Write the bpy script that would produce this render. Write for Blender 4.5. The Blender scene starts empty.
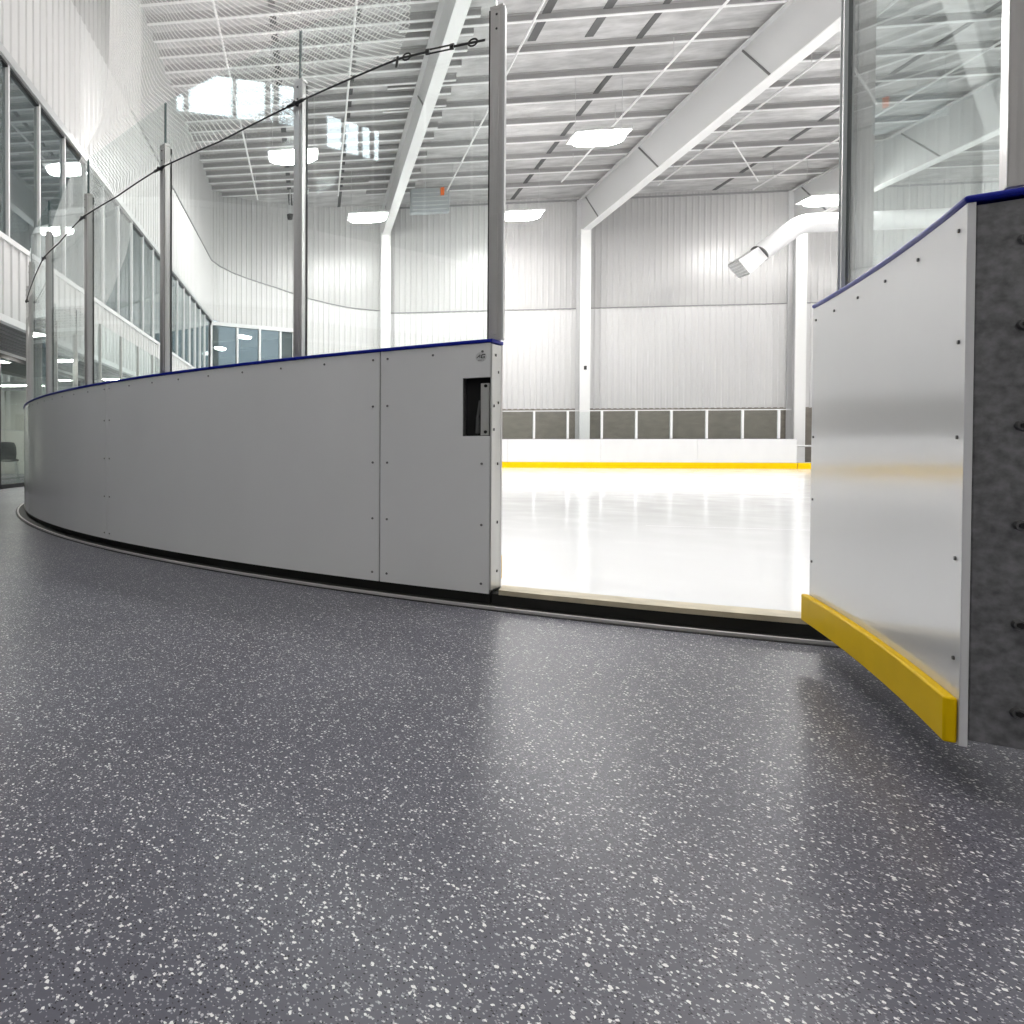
import bpy, math, random
from mathutils import Vector, Matrix
random.seed(4)
scene = bpy.context.scene
COL = scene.collection

# ------------------------------------------------------------------ camera
F, PX, PY = 632.7414, 235.636, 459.3265
PSI, TH, RO, CAMH = 0.1233, -0.0128, 0.0017, 0.6513
cam_d = bpy.data.cameras.new('camera')
cam_d.sensor_width = 36.0
cam_d.lens = F / 1024 * 36.0
cam_d.shift_x = (512 - PX) / 1024
cam_d.shift_y = (PY - 512) / 1024
cam_d.clip_start = 0.02
cam_d.clip_end = 200
cam = bpy.data.objects.new('camera', cam_d)
COL.objects.link(cam)
fw = Vector((-math.sin(PSI) * math.cos(TH), math.cos(PSI) * math.cos(TH), math.sin(TH)))
rt = Vector((math.cos(PSI), math.sin(PSI), 0))
up = rt.cross(fw)
r2 = rt * math.cos(RO) + up * math.sin(RO)
u2 = up * math.cos(RO) - rt * math.sin(RO)
m = Matrix((r2, u2, -fw)).transposed().to_4x4()
m.translation = Vector((0, 0, CAMH))
cam.matrix_world = m
scene.camera = cam

# ------------------------------------------------------------------ world, exposure
w = bpy.data.worlds.new('world'); scene.world = w
w.use_nodes = True
w.node_tree.nodes['Background'].inputs[0].default_value = (0.80, 0.88, 1.0, 1)
w.node_tree.nodes['Background'].inputs[1].default_value = 1.0
vs = scene.view_settings
scene.display_settings.display_device = 'sRGB'
vs.view_transform = 'Standard'; vs.look = 'None'; vs.gamma = 1.0
vs.use_curve_mapping = False
vs.exposure = 0.84
scene.cycles.max_bounces = 12
scene.cycles.diffuse_bounces = 5
scene.cycles.glossy_bounces = 5
scene.cycles.transparent_max_bounces = 24
scene.cycles.sample_clamp_indirect = 6
HIGHBAY = 62.0      # emission of the lamps over the ice
LOBBY_FILL = 27.0    # emission of the unseen lamps added to light the lobby
DAYLIGHT = 8.0

# ------------------------------------------------------------------ materials
MATS = {}
def pmat(name, color, rough=0.5, metal=0.0, spec=0.5, coat=0.0, noise=None, bump=None, emit=0.0):
    mt = bpy.data.materials.new(name); mt.use_nodes = True
    nt = mt.node_tree; b = nt.nodes['Principled BSDF']
    b.inputs['Base Color'].default_value = (*color, 1)
    b.inputs['Roughness'].default_value = rough
    b.inputs['Metallic'].default_value = metal
    b.inputs['Specular IOR Level'].default_value = spec
    b.inputs['Coat Weight'].default_value = coat
    b.inputs['Coat Roughness'].default_value = 0.06
    if emit:
        b.inputs['Emission Color'].default_value = (*color, 1)
        b.inputs['Emission Strength'].default_value = emit
    tc = nt.nodes.new('ShaderNodeTexCoord')
    if noise:
        sc, amt, stretch = noise
        mp = nt.nodes.new('ShaderNodeMapping'); mp.inputs['Scale'].default_value = stretch
        nz = nt.nodes.new('ShaderNodeTexNoise'); nz.inputs['Scale'].default_value = sc; nz.inputs['Detail'].default_value = 5
        rp = nt.nodes.new('ShaderNodeMapRange')
        rp.inputs['From Min'].default_value = 0.3; rp.inputs['From Max'].default_value = 0.7
        rp.inputs['To Min'].default_value = 1 - amt; rp.inputs['To Max'].default_value = 1 + amt
        mx = nt.nodes.new('ShaderNodeMix'); mx.data_type = 'RGBA'; mx.blend_type = 'MULTIPLY'; mx.inputs[0].default_value = 1
        mx.inputs[6].default_value = (*color, 1)
        nt.links.new(tc.outputs['Object'], mp.inputs[0]); nt.links.new(mp.outputs[0], nz.inputs['Vector'])
        nt.links.new(nz.outputs['Fac'], rp.inputs['Value']); nt.links.new(rp.outputs[0], mx.inputs[7])
        nt.links.new(mx.outputs[2], b.inputs['Base Color'])
    if bump:
        sc, st, stretch = bump
        mp = nt.nodes.new('ShaderNodeMapping'); mp.inputs['Scale'].default_value = stretch
        nz = nt.nodes.new('ShaderNodeTexNoise'); nz.inputs['Scale'].default_value = sc; nz.inputs['Detail'].default_value = 3
        bp = nt.nodes.new('ShaderNodeBump'); bp.inputs['Strength'].default_value = st; bp.inputs['Distance'].default_value = 0.02
        nt.links.new(tc.outputs['Object'], mp.inputs[0]); nt.links.new(mp.outputs[0], nz.inputs['Vector'])
        nt.links.new(nz.outputs['Fac'], bp.inputs['Height']); nt.links.new(bp.outputs[0], b.inputs['Normal'])
    MATS[name] = mt
    return mt

def glass_mat(name, tint, refl=1.0, body=None):
    """thin clear sheet: see-through with a tint, mirror-like at a glancing angle"""
    mt = bpy.data.materials.new(name); mt.use_nodes = True
    nt = mt.node_tree; nt.nodes.clear()
    out = nt.nodes.new('ShaderNodeOutputMaterial')
    tr = nt.nodes.new('ShaderNodeBsdfTransparent'); tr.inputs[0].default_value = (*tint, 1)
    gl = nt.nodes.new('ShaderNodeBsdfGlossy'); gl.inputs['Roughness'].default_value = 0.0
    gl.inputs['Color'].default_value = (0.92, 0.97, 0.97, 1)
    lw = nt.nodes.new('ShaderNodeLayerWeight'); lw.inputs['Blend'].default_value = 0.5
    pw = nt.nodes.new('ShaderNodeMath'); pw.operation = 'POWER'; pw.inputs[1].default_value = 5
    ml = nt.nodes.new('ShaderNodeMath'); ml.operation = 'MULTIPLY_ADD'; ml.inputs[1].default_value = 0.95 * min(refl, 1); ml.inputs[2].default_value = 0.042 * refl
    mx = nt.nodes.new('ShaderNodeMixShader')
    nt.links.new(lw.outputs['Facing'], pw.inputs[0]); nt.links.new(pw.outputs[0], ml.inputs[0]); nt.links.new(ml.outputs[0], mx.inputs[0])
    first = tr
    if body:
        df = nt.nodes.new('ShaderNodeBsdfDiffuse'); df.inputs[0].default_value = (*body[0], 1)
        m2 = nt.nodes.new('ShaderNodeMixShader'); m2.inputs[0].default_value = body[1]
        nt.links.new(tr.outputs[0], m2.inputs[1]); nt.links.new(df.outputs[0], m2.inputs[2]); first = m2
    nt.links.new(first.outputs[0], mx.inputs[1]); nt.links.new(gl.outputs[0], mx.inputs[2])
    nt.links.new(mx.outputs[0], out.inputs[0])
    MATS[name] = mt
    return mt

def emit_mat(name, color, strength):
    mt = bpy.data.materials.new(name); mt.use_nodes = True
    nt = mt.node_tree; nt.nodes.clear()
    out = nt.nodes.new('ShaderNodeOutputMaterial'); e = nt.nodes.new('ShaderNodeEmission')
    e.inputs[0].default_value = (*color, 1); e.inputs[1].default_value = strength
    nt.links.new(e.outputs[0], out.inputs[0]); MATS[name] = mt
    return mt

W3 = (1, 1, 1)
pmat('board_white', (0.80, 0.80, 0.80), 0.11, spec=0.42, noise=(2.2, 0.02, (1, 1, .4)))
pmat('board_edge', (0.72, 0.70, 0.69), 0.4)
pmat('cap_blue', (0.002, 0.012, 0.30), 0.4, spec=.25)
pmat('purlin_web_shade', (0.37, 0.365, 0.36), 0.5)  # shadow beside each white purlin, put into a greyer web colour
pmat('kick_yellow', (0.90, 0.58, 0.0), 0.5, spec=0.12, noise=(6, 0.05, W3))
pmat('galvanised', (0.185, 0.185, 0.19), 0.42, metal=0.3, noise=(60, 0.35, (1, 1, 1.0)))
pmat('aluminium', (0.56, 0.55, 0.54), 0.30, metal=0.6, bump=(60, 0.12, (1, 1, 0.02)))
pmat('jamb_steel', (0.62, 0.62, 0.60), 0.38, metal=0.6, noise=(9, 0.08, (1, 1, .2)))
pmat('black_rubber', (0.012, 0.012, 0.010), 0.55)
pmat('dark_steel', (0.06, 0.06, 0.06), 0.4, metal=0.7)
pmat('screw_metal', (0.16, 0.16, 0.16), 0.4, metal=0.6)
pmat('lip_metal', (0.62, 0.60, 0.60), 0.4, metal=0.2)
pmat('threshold_tan', (0.52, 0.46, 0.33), 0.5, noise=(12, .15, W3))
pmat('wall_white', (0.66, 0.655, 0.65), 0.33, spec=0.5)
pmat('wall_far_upper', (0.50, 0.495, 0.49), 0.33, spec=0.5)  # upper sheets slightly greyer, deepened to put the lamps' light falloff in the colour
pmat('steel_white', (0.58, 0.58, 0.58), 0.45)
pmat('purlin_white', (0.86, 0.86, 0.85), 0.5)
pmat('splice_grey', (0.15, 0.15, 0.15), 0.5)
pmat('seam_grey', (0.28, 0.28, 0.28), 0.6)
pmat('deck_seam', (0.11, 0.11, 0.11), 0.6)
pmat('deck', (0.52, 0.515, 0.51), 0.42, spec=0.5, noise=(1.6, 0.22, (1, 3.0, 1)), bump=(2.6, 0.9, (1, 2.5, 1)))
pmat('block_wall', (0.22, 0.20, 0.17), 0.7, noise=(3, 0.12, (1, 1, 2)))
pmat('soffit_grey', (0.26, 0.26, 0.26), 0.6)
pmat('frame_light', (0.55, 0.56, 0.56), 0.35, metal=0.4)
pmat('frame_black', (0.012, 0.012, 0.013), 0.35)
pmat('frame_white', (0.80, 0.80, 0.80), 0.4)
pmat('lounge_wall', (0.62, 0.62, 0.58), 0.6)
pmat('lounge_dark', (0.10, 0.105, 0.11), 0.7)
pmat('lounge_blue', (0.05, 0.16, 0.42), 0.5)
pmat('lounge_green', (0.09, 0.11, 0.08), 0.6)
pmat('chair_black', (0.015, 0.015, 0.016), 0.6)
pmat('duct_white', (0.82, 0.82, 0.82), 0.35)
pmat('sticker_white', (0.60, 0.60, 0.60), 0.5)
pmat('sticker_black', (0.01, 0.01, 0.01), 0.5)
pmat('cable_dark', (0.05, 0.05, 0.05), 0.4, metal=0.7)
pmat('orange_tag', (0.75, 0.16, 0.03), 0.5)
pmat('heater_grey', (0.42, 0.45, 0.46), 0.5, metal=0.3)
pmat('ice_mark', (0.50, 0.50, 0.54), 0.3)
pmat('concrete_slab', (0.42, 0.42, 0.42), 0.6)
glass_mat('clear_glass', (0.955, 0.975, 0.97), 0.8)
glass_mat('window_glass', (0.50, 0.55, 0.56), 3.5, body=((0.30, 0.36, 0.37), 0.22))
glass_mat('shop_glass', (0.86, 0.90, 0.89), 1.2)
pmat('glass_edge', (0.03, 0.065, 0.065), 0.25)
emit_mat('lamp_rink', (1.0, 0.985, 0.96), HIGHBAY)
emit_mat('lamp_lobby_added', (1.0, 0.97, 0.93), LOBBY_FILL)
emit_mat('lamp_lounge', (1.0, 0.97, 0.90), 34.0)
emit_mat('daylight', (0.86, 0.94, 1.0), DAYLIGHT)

# speckled rubber floor
def floor_mat():
    mt = pmat('rubber_floor', (0.09, 0.09, 0.10), 0.3)
    nt = mt.node_tree; b = nt.nodes['Principled BSDF']; L = nt.links.new
    tc = nt.nodes.new('ShaderNodeTexCoord')
    def layer(scale, r, keep, seed):
        mp = nt.nodes.new('ShaderNodeMapping'); mp.inputs['Location'].default_value = (seed, seed * 1.7, 0)
        mp.inputs['Rotation'].default_value = (0, 0, seed)
        L(tc.outputs['Object'], mp.inputs[0])
        nz = nt.nodes.new('ShaderNodeTexNoise'); nz.inputs['Scale'].default_value = scale * 1.6; nz.inputs['Detail'].default_value = 1
        sub = nt.nodes.new('ShaderNodeVectorMath'); sub.operation = 'SCALE'; sub.inputs['Scale'].default_value = 0.9 / scale
        ad = nt.nodes.new('ShaderNodeVectorMath'); ad.operation = 'ADD'
        L(mp.outputs[0], nz.inputs['Vector']); L(nz.outputs['Color'], sub.inputs[0]); L(mp.outputs[0], ad.inputs[0]); L(sub.outputs[0], ad.inputs[1])
        vo = nt.nodes.new('ShaderNodeTexVoronoi'); vo.voronoi_dimensions = '2D'; vo.inputs['Scale'].default_value = scale
        L(ad.outputs[0], vo.inputs['Vector'])
        sp = nt.nodes.new('ShaderNodeSeparateColor'); L(vo.outputs['Color'], sp.inputs[0])
        a = nt.nodes.new('ShaderNodeMath'); a.operation = 'LESS_THAN'; a.inputs[1].default_value = keep; L(sp.outputs[0], a.inputs[0])
        # flecks differ in size
        rr = nt.nodes.new('ShaderNodeMath'); rr.operation = 'MULTIPLY_ADD'; rr.inputs[1].default_value = r * 0.8; rr.inputs[2].default_value = r * 0.4; L(sp.outputs[1], rr.inputs[0])
        d = nt.nodes.new('ShaderNodeMath'); d.operation = 'LESS_THAN'; L(vo.outputs['Distance'], d.inputs[0]); L(rr.outputs[0], d.inputs[1])
        mm = nt.nodes.new('ShaderNodeMath'); mm.operation = 'MULTIPLY'; L(a.outputs[0], mm.inputs[0]); L(d.outputs[0], mm.inputs[1])
        return mm.outputs[0]
    base = nt.nodes.new('ShaderNodeTexNoise'); base.inputs['Scale'].default_value = 3.0; base.inputs['Detail'].default_value = 6
    L(tc.outputs['Object'], base.inputs['Vector'])
    cr = nt.nodes.new('ShaderNodeMix'); cr.data_type = 'RGBA'
    cr.inputs[6].default_value = (0.100, 0.099, 0.128, 1); cr.inputs[7].default_value = (0.128, 0.126, 0.150, 1)
    L(base.outputs['Fac'], cr.inputs[0])
    cur = cr.outputs[2]
    for scale, r, keep, seed, colr, op in ((300, .42, .20, 1.3, (0.30, 0.30, 0.33, 1), 1), (330, .45, .10, 5.2, (0.012, 0.012, 0.015, 1), 1),
                                       (200, .36, .16, 2.1, (0.52, 0.52, 0.54, 1), 1), (145, .36, .13, 3.7, (0.85, 0.85, 0.84, 1), 1)):
        s = layer(scale, r, keep, seed)
        mx = nt.nodes.new('ShaderNodeMix'); mx.data_type = 'RGBA'; L(s, mx.inputs[0]); L(cur, mx.inputs[6]); mx.inputs[7].default_value = colr
        cur = mx.outputs[2]
    L(cur, b.inputs['Base Color'])
    # worn sheen
    n2 = nt.nodes.new('ShaderNodeTexNoise'); n2.inputs['Scale'].default_value = 1.2; n2.inputs['Detail'].default_value = 4
    L(tc.outputs['Object'], n2.inputs['Vector'])
    mr = nt.nodes.new('ShaderNodeMapRange'); mr.inputs['To Min'].default_value = 0.28; mr.inputs['To Max'].default_value = 0.42
    L(n2.outputs['Fac'], mr.inputs['Value']); L(mr.outputs[0], b.inputs['Roughness'])
    n3 = nt.nodes.new('ShaderNodeTexNoise'); n3.inputs['Scale'].default_value = 120; n3.inputs['Detail'].default_value = 2
    L(tc.outputs['Object'], n3.inputs['Vector'])
    bp = nt.nodes.new('ShaderNodeBump'); bp.inputs['Strength'].default_value = 0.25; bp.inputs['Distance'].default_value = 0.002
    L(n3.outputs['Fac'], bp.inputs['Height']); L(bp.outputs[0], b.inputs['Normal'])
    b.inputs['Specular IOR Level'].default_value = 0.28
floor_mat()

def ice_mat():
    mt = pmat('ice', (0.93, 0.94, 0.96), 0.10, spec=0.4)
    nt = mt.node_tree; b = nt.nodes['Principled BSDF']; L = nt.links.new
    tc = nt.nodes.new('ShaderNodeTexCoord')
    n = nt.nodes.new('ShaderNodeTexNoise'); n.inputs['Scale'].default_value = 2.5; n.inputs['Detail'].default_value = 6
    L(tc.outputs['Object'], n.inputs['Vector'])
    mr = nt.nodes.new('ShaderNodeMapRange'); mr.inputs['To Min'].default_value = 0.05; mr.inputs['To Max'].default_value = 0.2
    L(n.outputs['Fac'], mr.inputs['Value']); L(mr.outputs[0], b.inputs['Roughness'])
ice_mat()

def net_mat():
    mt = bpy.data.materials.new('net_cord'); mt.use_nodes = True
    nt = mt.node_tree; nt.nodes.clear(); L = nt.links.new
    out = nt.nodes.new('ShaderNodeOutputMaterial')
    tr = nt.nodes.new('ShaderNodeBsdfTransparent'); df = nt.nodes.new('ShaderNodeBsdfDiffuse'); df.inputs[0].default_value = (0.85, 0.84, 0.82, 1)
    tl = nt.nodes.new('ShaderNodeBsdfTranslucent'); tl.inputs[0].default_value = (0.85, 0.84, 0.82, 1)
    m0 = nt.nodes.new('ShaderNodeMixShader'); m0.inputs[0].default_value = 0.4; L(df.outputs[0], m0.inputs[1]); L(tl.outputs[0], m0.inputs[2])
    uv = nt.nodes.new('ShaderNodeUVMap'); sp = nt.nodes.new('ShaderNodeSeparateXYZ'); L(uv.outputs[0], sp.inputs[0])
    res = []
    for op in ('ADD', 'SUBTRACT'):
        a = nt.nodes.new('ShaderNodeMath'); a.operation = op; L(sp.outputs[0], a.inputs[0]); L(sp.outputs[1], a.inputs[1])
        s = nt.nodes.new('ShaderNodeMath'); s.operation = 'MULTIPLY'; s.inputs[1].default_value = 1 / 0.030; L(a.outputs[0], s.inputs[0])
        f = nt.nodes.new('ShaderNodeMath'); f.operation = 'FRACT'; L(s.outputs[0], f.inputs[0])
        l = nt.nodes.new('ShaderNodeMath'); l.operation = 'LESS_THAN'; l.inputs[1].default_value = 0.20; L(f.outputs[0], l.inputs[0])
        res.append(l)
    mx = nt.nodes.new('ShaderNodeMath'); mx.operation = 'MAXIMUM'; L(res[0].outputs[0], mx.inputs[0]); L(res[1].outputs[0], mx.inputs[1])
    ms = nt.nodes.new('ShaderNodeMixShader'); L(mx.outputs[0], ms.inputs[0]); L(tr.outputs[0], ms.inputs[1]); L(m0.outputs[0], ms.inputs[2])
    L(ms.outputs[0], out.inputs[0]); MATS['net_cord'] = mt
net_mat()

# ------------------------------------------------------------------ helpers
class MB:
    def __init__(s): s.v = []; s.f = []; s.mi = []
    def add(s, vs, fs, mi=0):
        o = len(s.v); s.v += [tuple(v) for v in vs]; s.f += [tuple(i + o for i in f) for f in fs]; s.mi += [mi] * len(fs)
        return s
    def box(s, x0, x1, y0, y1, z0, z1, mi=0):
        return s.obox(Vector(((x0 + x1) / 2, (y0 + y1) / 2, (z0 + z1) / 2)), Vector((1, 0, 0)), Vector((0, 1, 0)), Vector((0, 0, 1)), abs(x1 - x0) / 2, abs(y1 - y0) / 2, abs(z1 - z0) / 2, mi)
    def obox(s, c, a, b, d, ha, hb, hd, mi=0):
        vs = [c + a * (i * ha) + b * (j * hb) + d * (k * hd) for i in (-1, 1) for j in (-1, 1) for k in (-1, 1)]
        return s.add(vs, [(0, 1, 3, 2), (4, 6, 7, 5), (0, 4, 5, 1), (2, 3, 7, 6), (0, 2, 6, 4), (1, 5, 7, 3)], mi)
    def tube(s, pts, r, n=10, cap=True, mi=0):
        pts = [Vector(p) for p in pts]; rings = []
        rr = r if isinstance(r, (list, tuple)) else [r] * len(pts)
        up0 = None
        for i, p in enumerate(pts):
            t = ((pts[min(i + 1, len(pts) - 1)] - pts[max(i - 1, 0)])).normalized()
            if up0 is None:
                up0 = Vector((0, 0, 1)) if abs(t.z) < .9 else Vector((1, 0, 0))
            a = (up0 - t * up0.dot(t)).normalized(); b = t.cross(a); up0 = a
            rings.append([p + (a * math.cos(2 * math.pi * k / n) + b * math.sin(2 * math.pi * k / n)) * rr[i] for k in range(n)])
        vs = [v for ring in rings for v in ring]
        fs = [(i * n + k, i * n + (k + 1) % n, (i + 1) * n + (k + 1) % n, (i + 1) * n + k) for i in range(len(pts) - 1) for k in range(n)]
        if cap:
            fs.append(tuple(reversed(range(n)))); fs.append(tuple((len(pts) - 1) * n + k for k in range(n)))
        return s.add(vs, fs, mi)
    def sweep(s, path, s0, s1, o0, o1, z0, z1, mi=0):
        """solid strip along a path between two offsets (o) and two heights"""
        n = path.seg(s0, s1); s.curved = n > 1
        vs = []
        for i in range(n + 1):
            t = s0 + (s1 - s0) * i / n
            for o, z in ((o0, z0), (o1, z0), (o1, z1), (o0, z1)):
                q = path.at(t, o); vs.append((q[0], q[1], z))
        fs = []
        for i in range(n):
            for k in range(4):
                fs.append((i * 4 + k, i * 4 + (k + 1) % 4, (i + 1) * 4 + (k + 1) % 4, (i + 1) * 4 + k))
        fs.append((3, 2, 1, 0)); fs.append((n * 4, n * 4 + 1, n * 4 + 2, n * 4 + 3))
        return s.add(vs, fs, mi)
    def build(s, name, mats, parent=None, bevel=0, smooth=False):
        me = bpy.data.meshes.new(name); me.from_pydata(s.v, [], s.f)
        if isinstance(mats, str): mats = [mats]
        for mname in mats: me.materials.append(MATS[mname])
        me.polygons.foreach_set('material_index', s.mi)
        me.update()
        import bmesh
        bm = bmesh.new(); bm.from_mesh(me); bmesh.ops.recalc_face_normals(bm, faces=bm.faces); bm.to_mesh(me); bm.free()
        if smooth or getattr(s, 'curved', False):
            me.polygons.foreach_set('use_smooth', [True] * len(me.polygons)); me.set_sharp_from_angle(angle=math.radians(35))
        o = bpy.data.objects.new(name, me); COL.objects.link(o)
        if parent is not None:
            o.parent = parent; o.matrix_parent_inverse = parent.matrix_world.inverted() if False else Matrix.Translation(-Vector(parent.location))
        if bevel:
            bv = o.modifiers.new('bevel', 'BEVEL'); bv.width = bevel; bv.segments = 2; bv.limit_method = 'ANGLE'
        return o

def tag(o, label, cat, group=None):
    o['label'] = label; o['category'] = cat
    if group: o['group'] = group
    return o
def struct(o):
    o['kind'] = 'structure'; return o
def thing(name, loc, label=None, cat=None, group=None):
    o = bpy.data.objects.new(name, None); COL.objects.link(o); o.location = loc
    o.empty_display_size = 0.1
    if label: tag(o, label, cat, group)
    return o
def copy_tree(src, delta, label=None):
    c = src.copy(); COL.objects.link(c); c.location = Vector(src.location) + Vector(delta)
    for ch in src.children:
        d = ch.copy(); COL.objects.link(d); d.parent = c
        for g in ch.children:
            e = g.copy(); COL.objects.link(e); e.parent = d
    if label: c['label'] = label
    return c

class Arc:          # parameter in degrees, offset 0 = outer board face, minus = towards the ice
    def __init__(s, c, r): s.c = c; s.r = r
    def seg(s, a, b): return max(1, int(abs(b - a) / 1.0 + .5))
    def at(s, t, o=0): a = math.radians(t); return (s.c[0] + (s.r + o) * math.cos(a), s.c[1] + (s.r + o) * math.sin(a))
    def tangent(s, t): a = math.radians(t); return Vector((-math.sin(a), math.cos(a), 0))
    def normal(s, t): a = math.radians(t); return Vector((math.cos(a), math.sin(a), 0))
    def step(s, d): return math.degrees(d / s.r)
class Line:
    def __init__(s, p, d, n): s.p = Vector((*p, 0)); s.d = Vector((*d, 0)); s.n = Vector((*n, 0))
    def seg(s, a, b): return 1
    def at(s, t, o=0): q = s.p + s.d * t + s.n * o; return (q.x, q.y)
    def tangent(s, t): return s.d
    def normal(s, t): return s.n
    def step(s, d): return d

CX, CY, R = 3.8266, 9.8132, 7.6854
FARY = 24.28
NEAR = Arc((CX, CY), R)                                 # near-left rink corner
LEFT = Line((CX - R, CY), (0, 1), (-1, 0))              # straight left side
FARC = Arc((CX, FARY - R), R)                           # far-left corner
FAR = Line((CX, FARY), (1, 0), (0, 1))                  # straight far side
NEARS = Line((CX, CY - R), (1, 0), (0, -1))             # straight near side, right of the opening
ICEZ = 0.068
FX0, FXS = 7.95, 1.16
EAVE = 10.75
WALLX = -4.0

# ------------------------------------------------------------------ structure
fl = struct(MB().box(-12.5, 32, -12, 27.3, -0.25, 0).build('floor', 'rubber_floor'))

def corrugated(name, pts, z0, z1, mat, inward, zfun=None):
    """ribbed sheet wall following a plan polyline; ribs stand out towards the room"""
    P = [Vector((*p, 0)) for p in pts]; segs = []
    prof = [(0.0, 0.0), (0.15, 0.0), (0.17, 0.020), (0.205, 0.020)]
    per = 0.225; L = 0; vs = []
    tot = sum((P[i + 1] - P[i]).length for i in range(len(P) - 1))
    marks = []
    k = 0
    while k * per < tot:
        for a, h in prof:
            if k * per + a < tot: marks.append((k * per + a, h))
        k += 1
    marks.append((tot, 0))
    b = MB(); i = 0; acc = 0
    for t, h in marks:
        while i < len(P) - 2 and t > acc + (P[i + 1] - P[i]).length:
            acc += (P[i + 1] - P[i]).length; i += 1
        d = (P[i + 1] - P[i]).normalized(); n = Vector((-d.y, d.x, 0)) * inward
        q = P[i] + d * (t - acc) + n * h
        zz0 = zfun(t / tot)[0] if zfun else z0
        zz1 = zfun(t / tot)[1] if zfun else z1
        vs += [(q.x, q.y, zz0), (q.x, q.y, zz1)]
    n = len(marks)
    back = []
    b.add(vs, [(2 * j, 2 * j + 2, 2 * j + 3, 2 * j + 1) for j in range(n - 1)])
    o = b.build(name, mat)
    sd = o.modifiers.new('thickness', 'SOLIDIFY'); sd.thickness = 0.04; sd.offset = 0
    return struct(o)

# plan of the left wall, its rounded corner and the far wall
WY = 27.1
corner = [(WALLX, 24.3), (-3.75, 24.9), (-3.3, 25.4), (-2.7, 25.8), (-2.0, 26.15), (-1.2, 26.5), (-0.3, 26.8), (0.6, 26.98), (1.6, 27.06), (2.9, WY)]
def far_split(u): return None
# height of the panel seam along the corner
seam_pts = [(-2.9, 20.5, 8.2)]
def lerp_tab(tab, t):
    if t <= tab[0][0]: return tab[0][1]
    for (a, x), (b, y) in zip(tab, tab[1:]):
        if t <= b: return x + (y - x) * (t - a) / (b - a)
    return tab[-1][1]
clen = [0]
for a, b in zip(corner, corner[1:]): clen.append(clen[-1] + math.dist(a, b))
SEAM = [(0, 8.05), (0.10, 7.95), (0.25, 7.7), (0.42, 7.42), (0.6, 7.05), (0.8, 6.7), (1.0, 6.5)]
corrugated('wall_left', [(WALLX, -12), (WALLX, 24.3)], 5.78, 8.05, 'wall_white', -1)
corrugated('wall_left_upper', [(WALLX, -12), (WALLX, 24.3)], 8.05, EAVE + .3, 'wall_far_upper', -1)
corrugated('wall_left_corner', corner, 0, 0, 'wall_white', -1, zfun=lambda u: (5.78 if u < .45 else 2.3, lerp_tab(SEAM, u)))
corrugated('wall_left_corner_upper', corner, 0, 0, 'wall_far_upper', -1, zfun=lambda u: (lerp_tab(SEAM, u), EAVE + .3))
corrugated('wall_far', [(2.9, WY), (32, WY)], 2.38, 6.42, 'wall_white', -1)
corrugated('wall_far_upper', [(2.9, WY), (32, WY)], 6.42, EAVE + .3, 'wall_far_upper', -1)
struct(MB().box(-1.5, 32, WY - .02, WY + .25, 0, 2.40).build('wall_far_base', 'block_wall'))
struct(MB().box(32, 32.2, -12, 27.3, 0, EAVE + .3).build('wall_right', 'wall_white'))
struct(MB().box(-12.5, 32, -12.2, -12, 0, EAVE + .3).build('wall_back', 'wall_white'))
# seam flashing
b = MB()
for i in range(len(corner) - 1):
    u0, u1 = clen[i] / clen[-1], clen[i + 1] / clen[-1]
    for k in range(4):
        t0, t1 = k / 4, (k + 1) / 4
        pa = Vector((*corner[i], 0)).lerp(Vector((*corner[i + 1], 0)), t0); pb = Vector((*corner[i], 0)).lerp(Vector((*corner[i + 1], 0)), t1)
        d = (pb - pa).normalized(); n = Vector((d.y, -d.x, 0))
        za = lerp_tab(SEAM, u0 + (u1 - u0) * t0); zb = lerp_tab(SEAM, u0 + (u1 - u0) * t1)
        v = []
        for q, z in ((pa, za), (pb, zb)):
            for o, dz in ((.0, -.018), (.06, -.018), (.06, .018), (.0, .018)):
                w_ = q + n * o; v.append((w_.x, w_.y, z + dz))
        b.add(v, [(0, 1, 5, 4), (1, 2, 6, 5), (2, 3, 7, 6), (3, 0, 4, 7)])
b.box(WALLX, WALLX + .06, 13.5, 24.3, 8.03, 8.066)
b.box(2.9, 32, WY - .06, WY, 6.405, 6.44)
struct(b.build('trim_1', 'seam_grey'))
# eave flashing / gutter line
b = MB(); b.box(2.9, 32, WY - .06, WY, EAVE - .02, EAVE + .05)
struct(b.build('trim_2', 'seam_grey'))

# roof deck with its insulation facing
b = MB(); nx, ny = 60, 60
b.box(-12.5, 32.2, -12.2, 27.3, 10.91, 11.03)
struct(b.build('ceiling', 'deck'))
for i, (x, wd, y0, y1) in enumerate(((7.95, .15, -12, 27), (12.0, .34, -12, 27), (5.35, .2, 13, 16.7), (6.7, .2, 13, 16.7), (15.5, .14, -12, 27), (-1.0, .16, -12, 27), (1.0, .12, -12, 27), (20.0, .25, -12, 27))):
    struct(MB().box(x - wd / 2, x + wd / 2, y0, y1, 10.89, 10.91).build('trim_%d' % (10 + i), 'deck_seam'))

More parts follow.
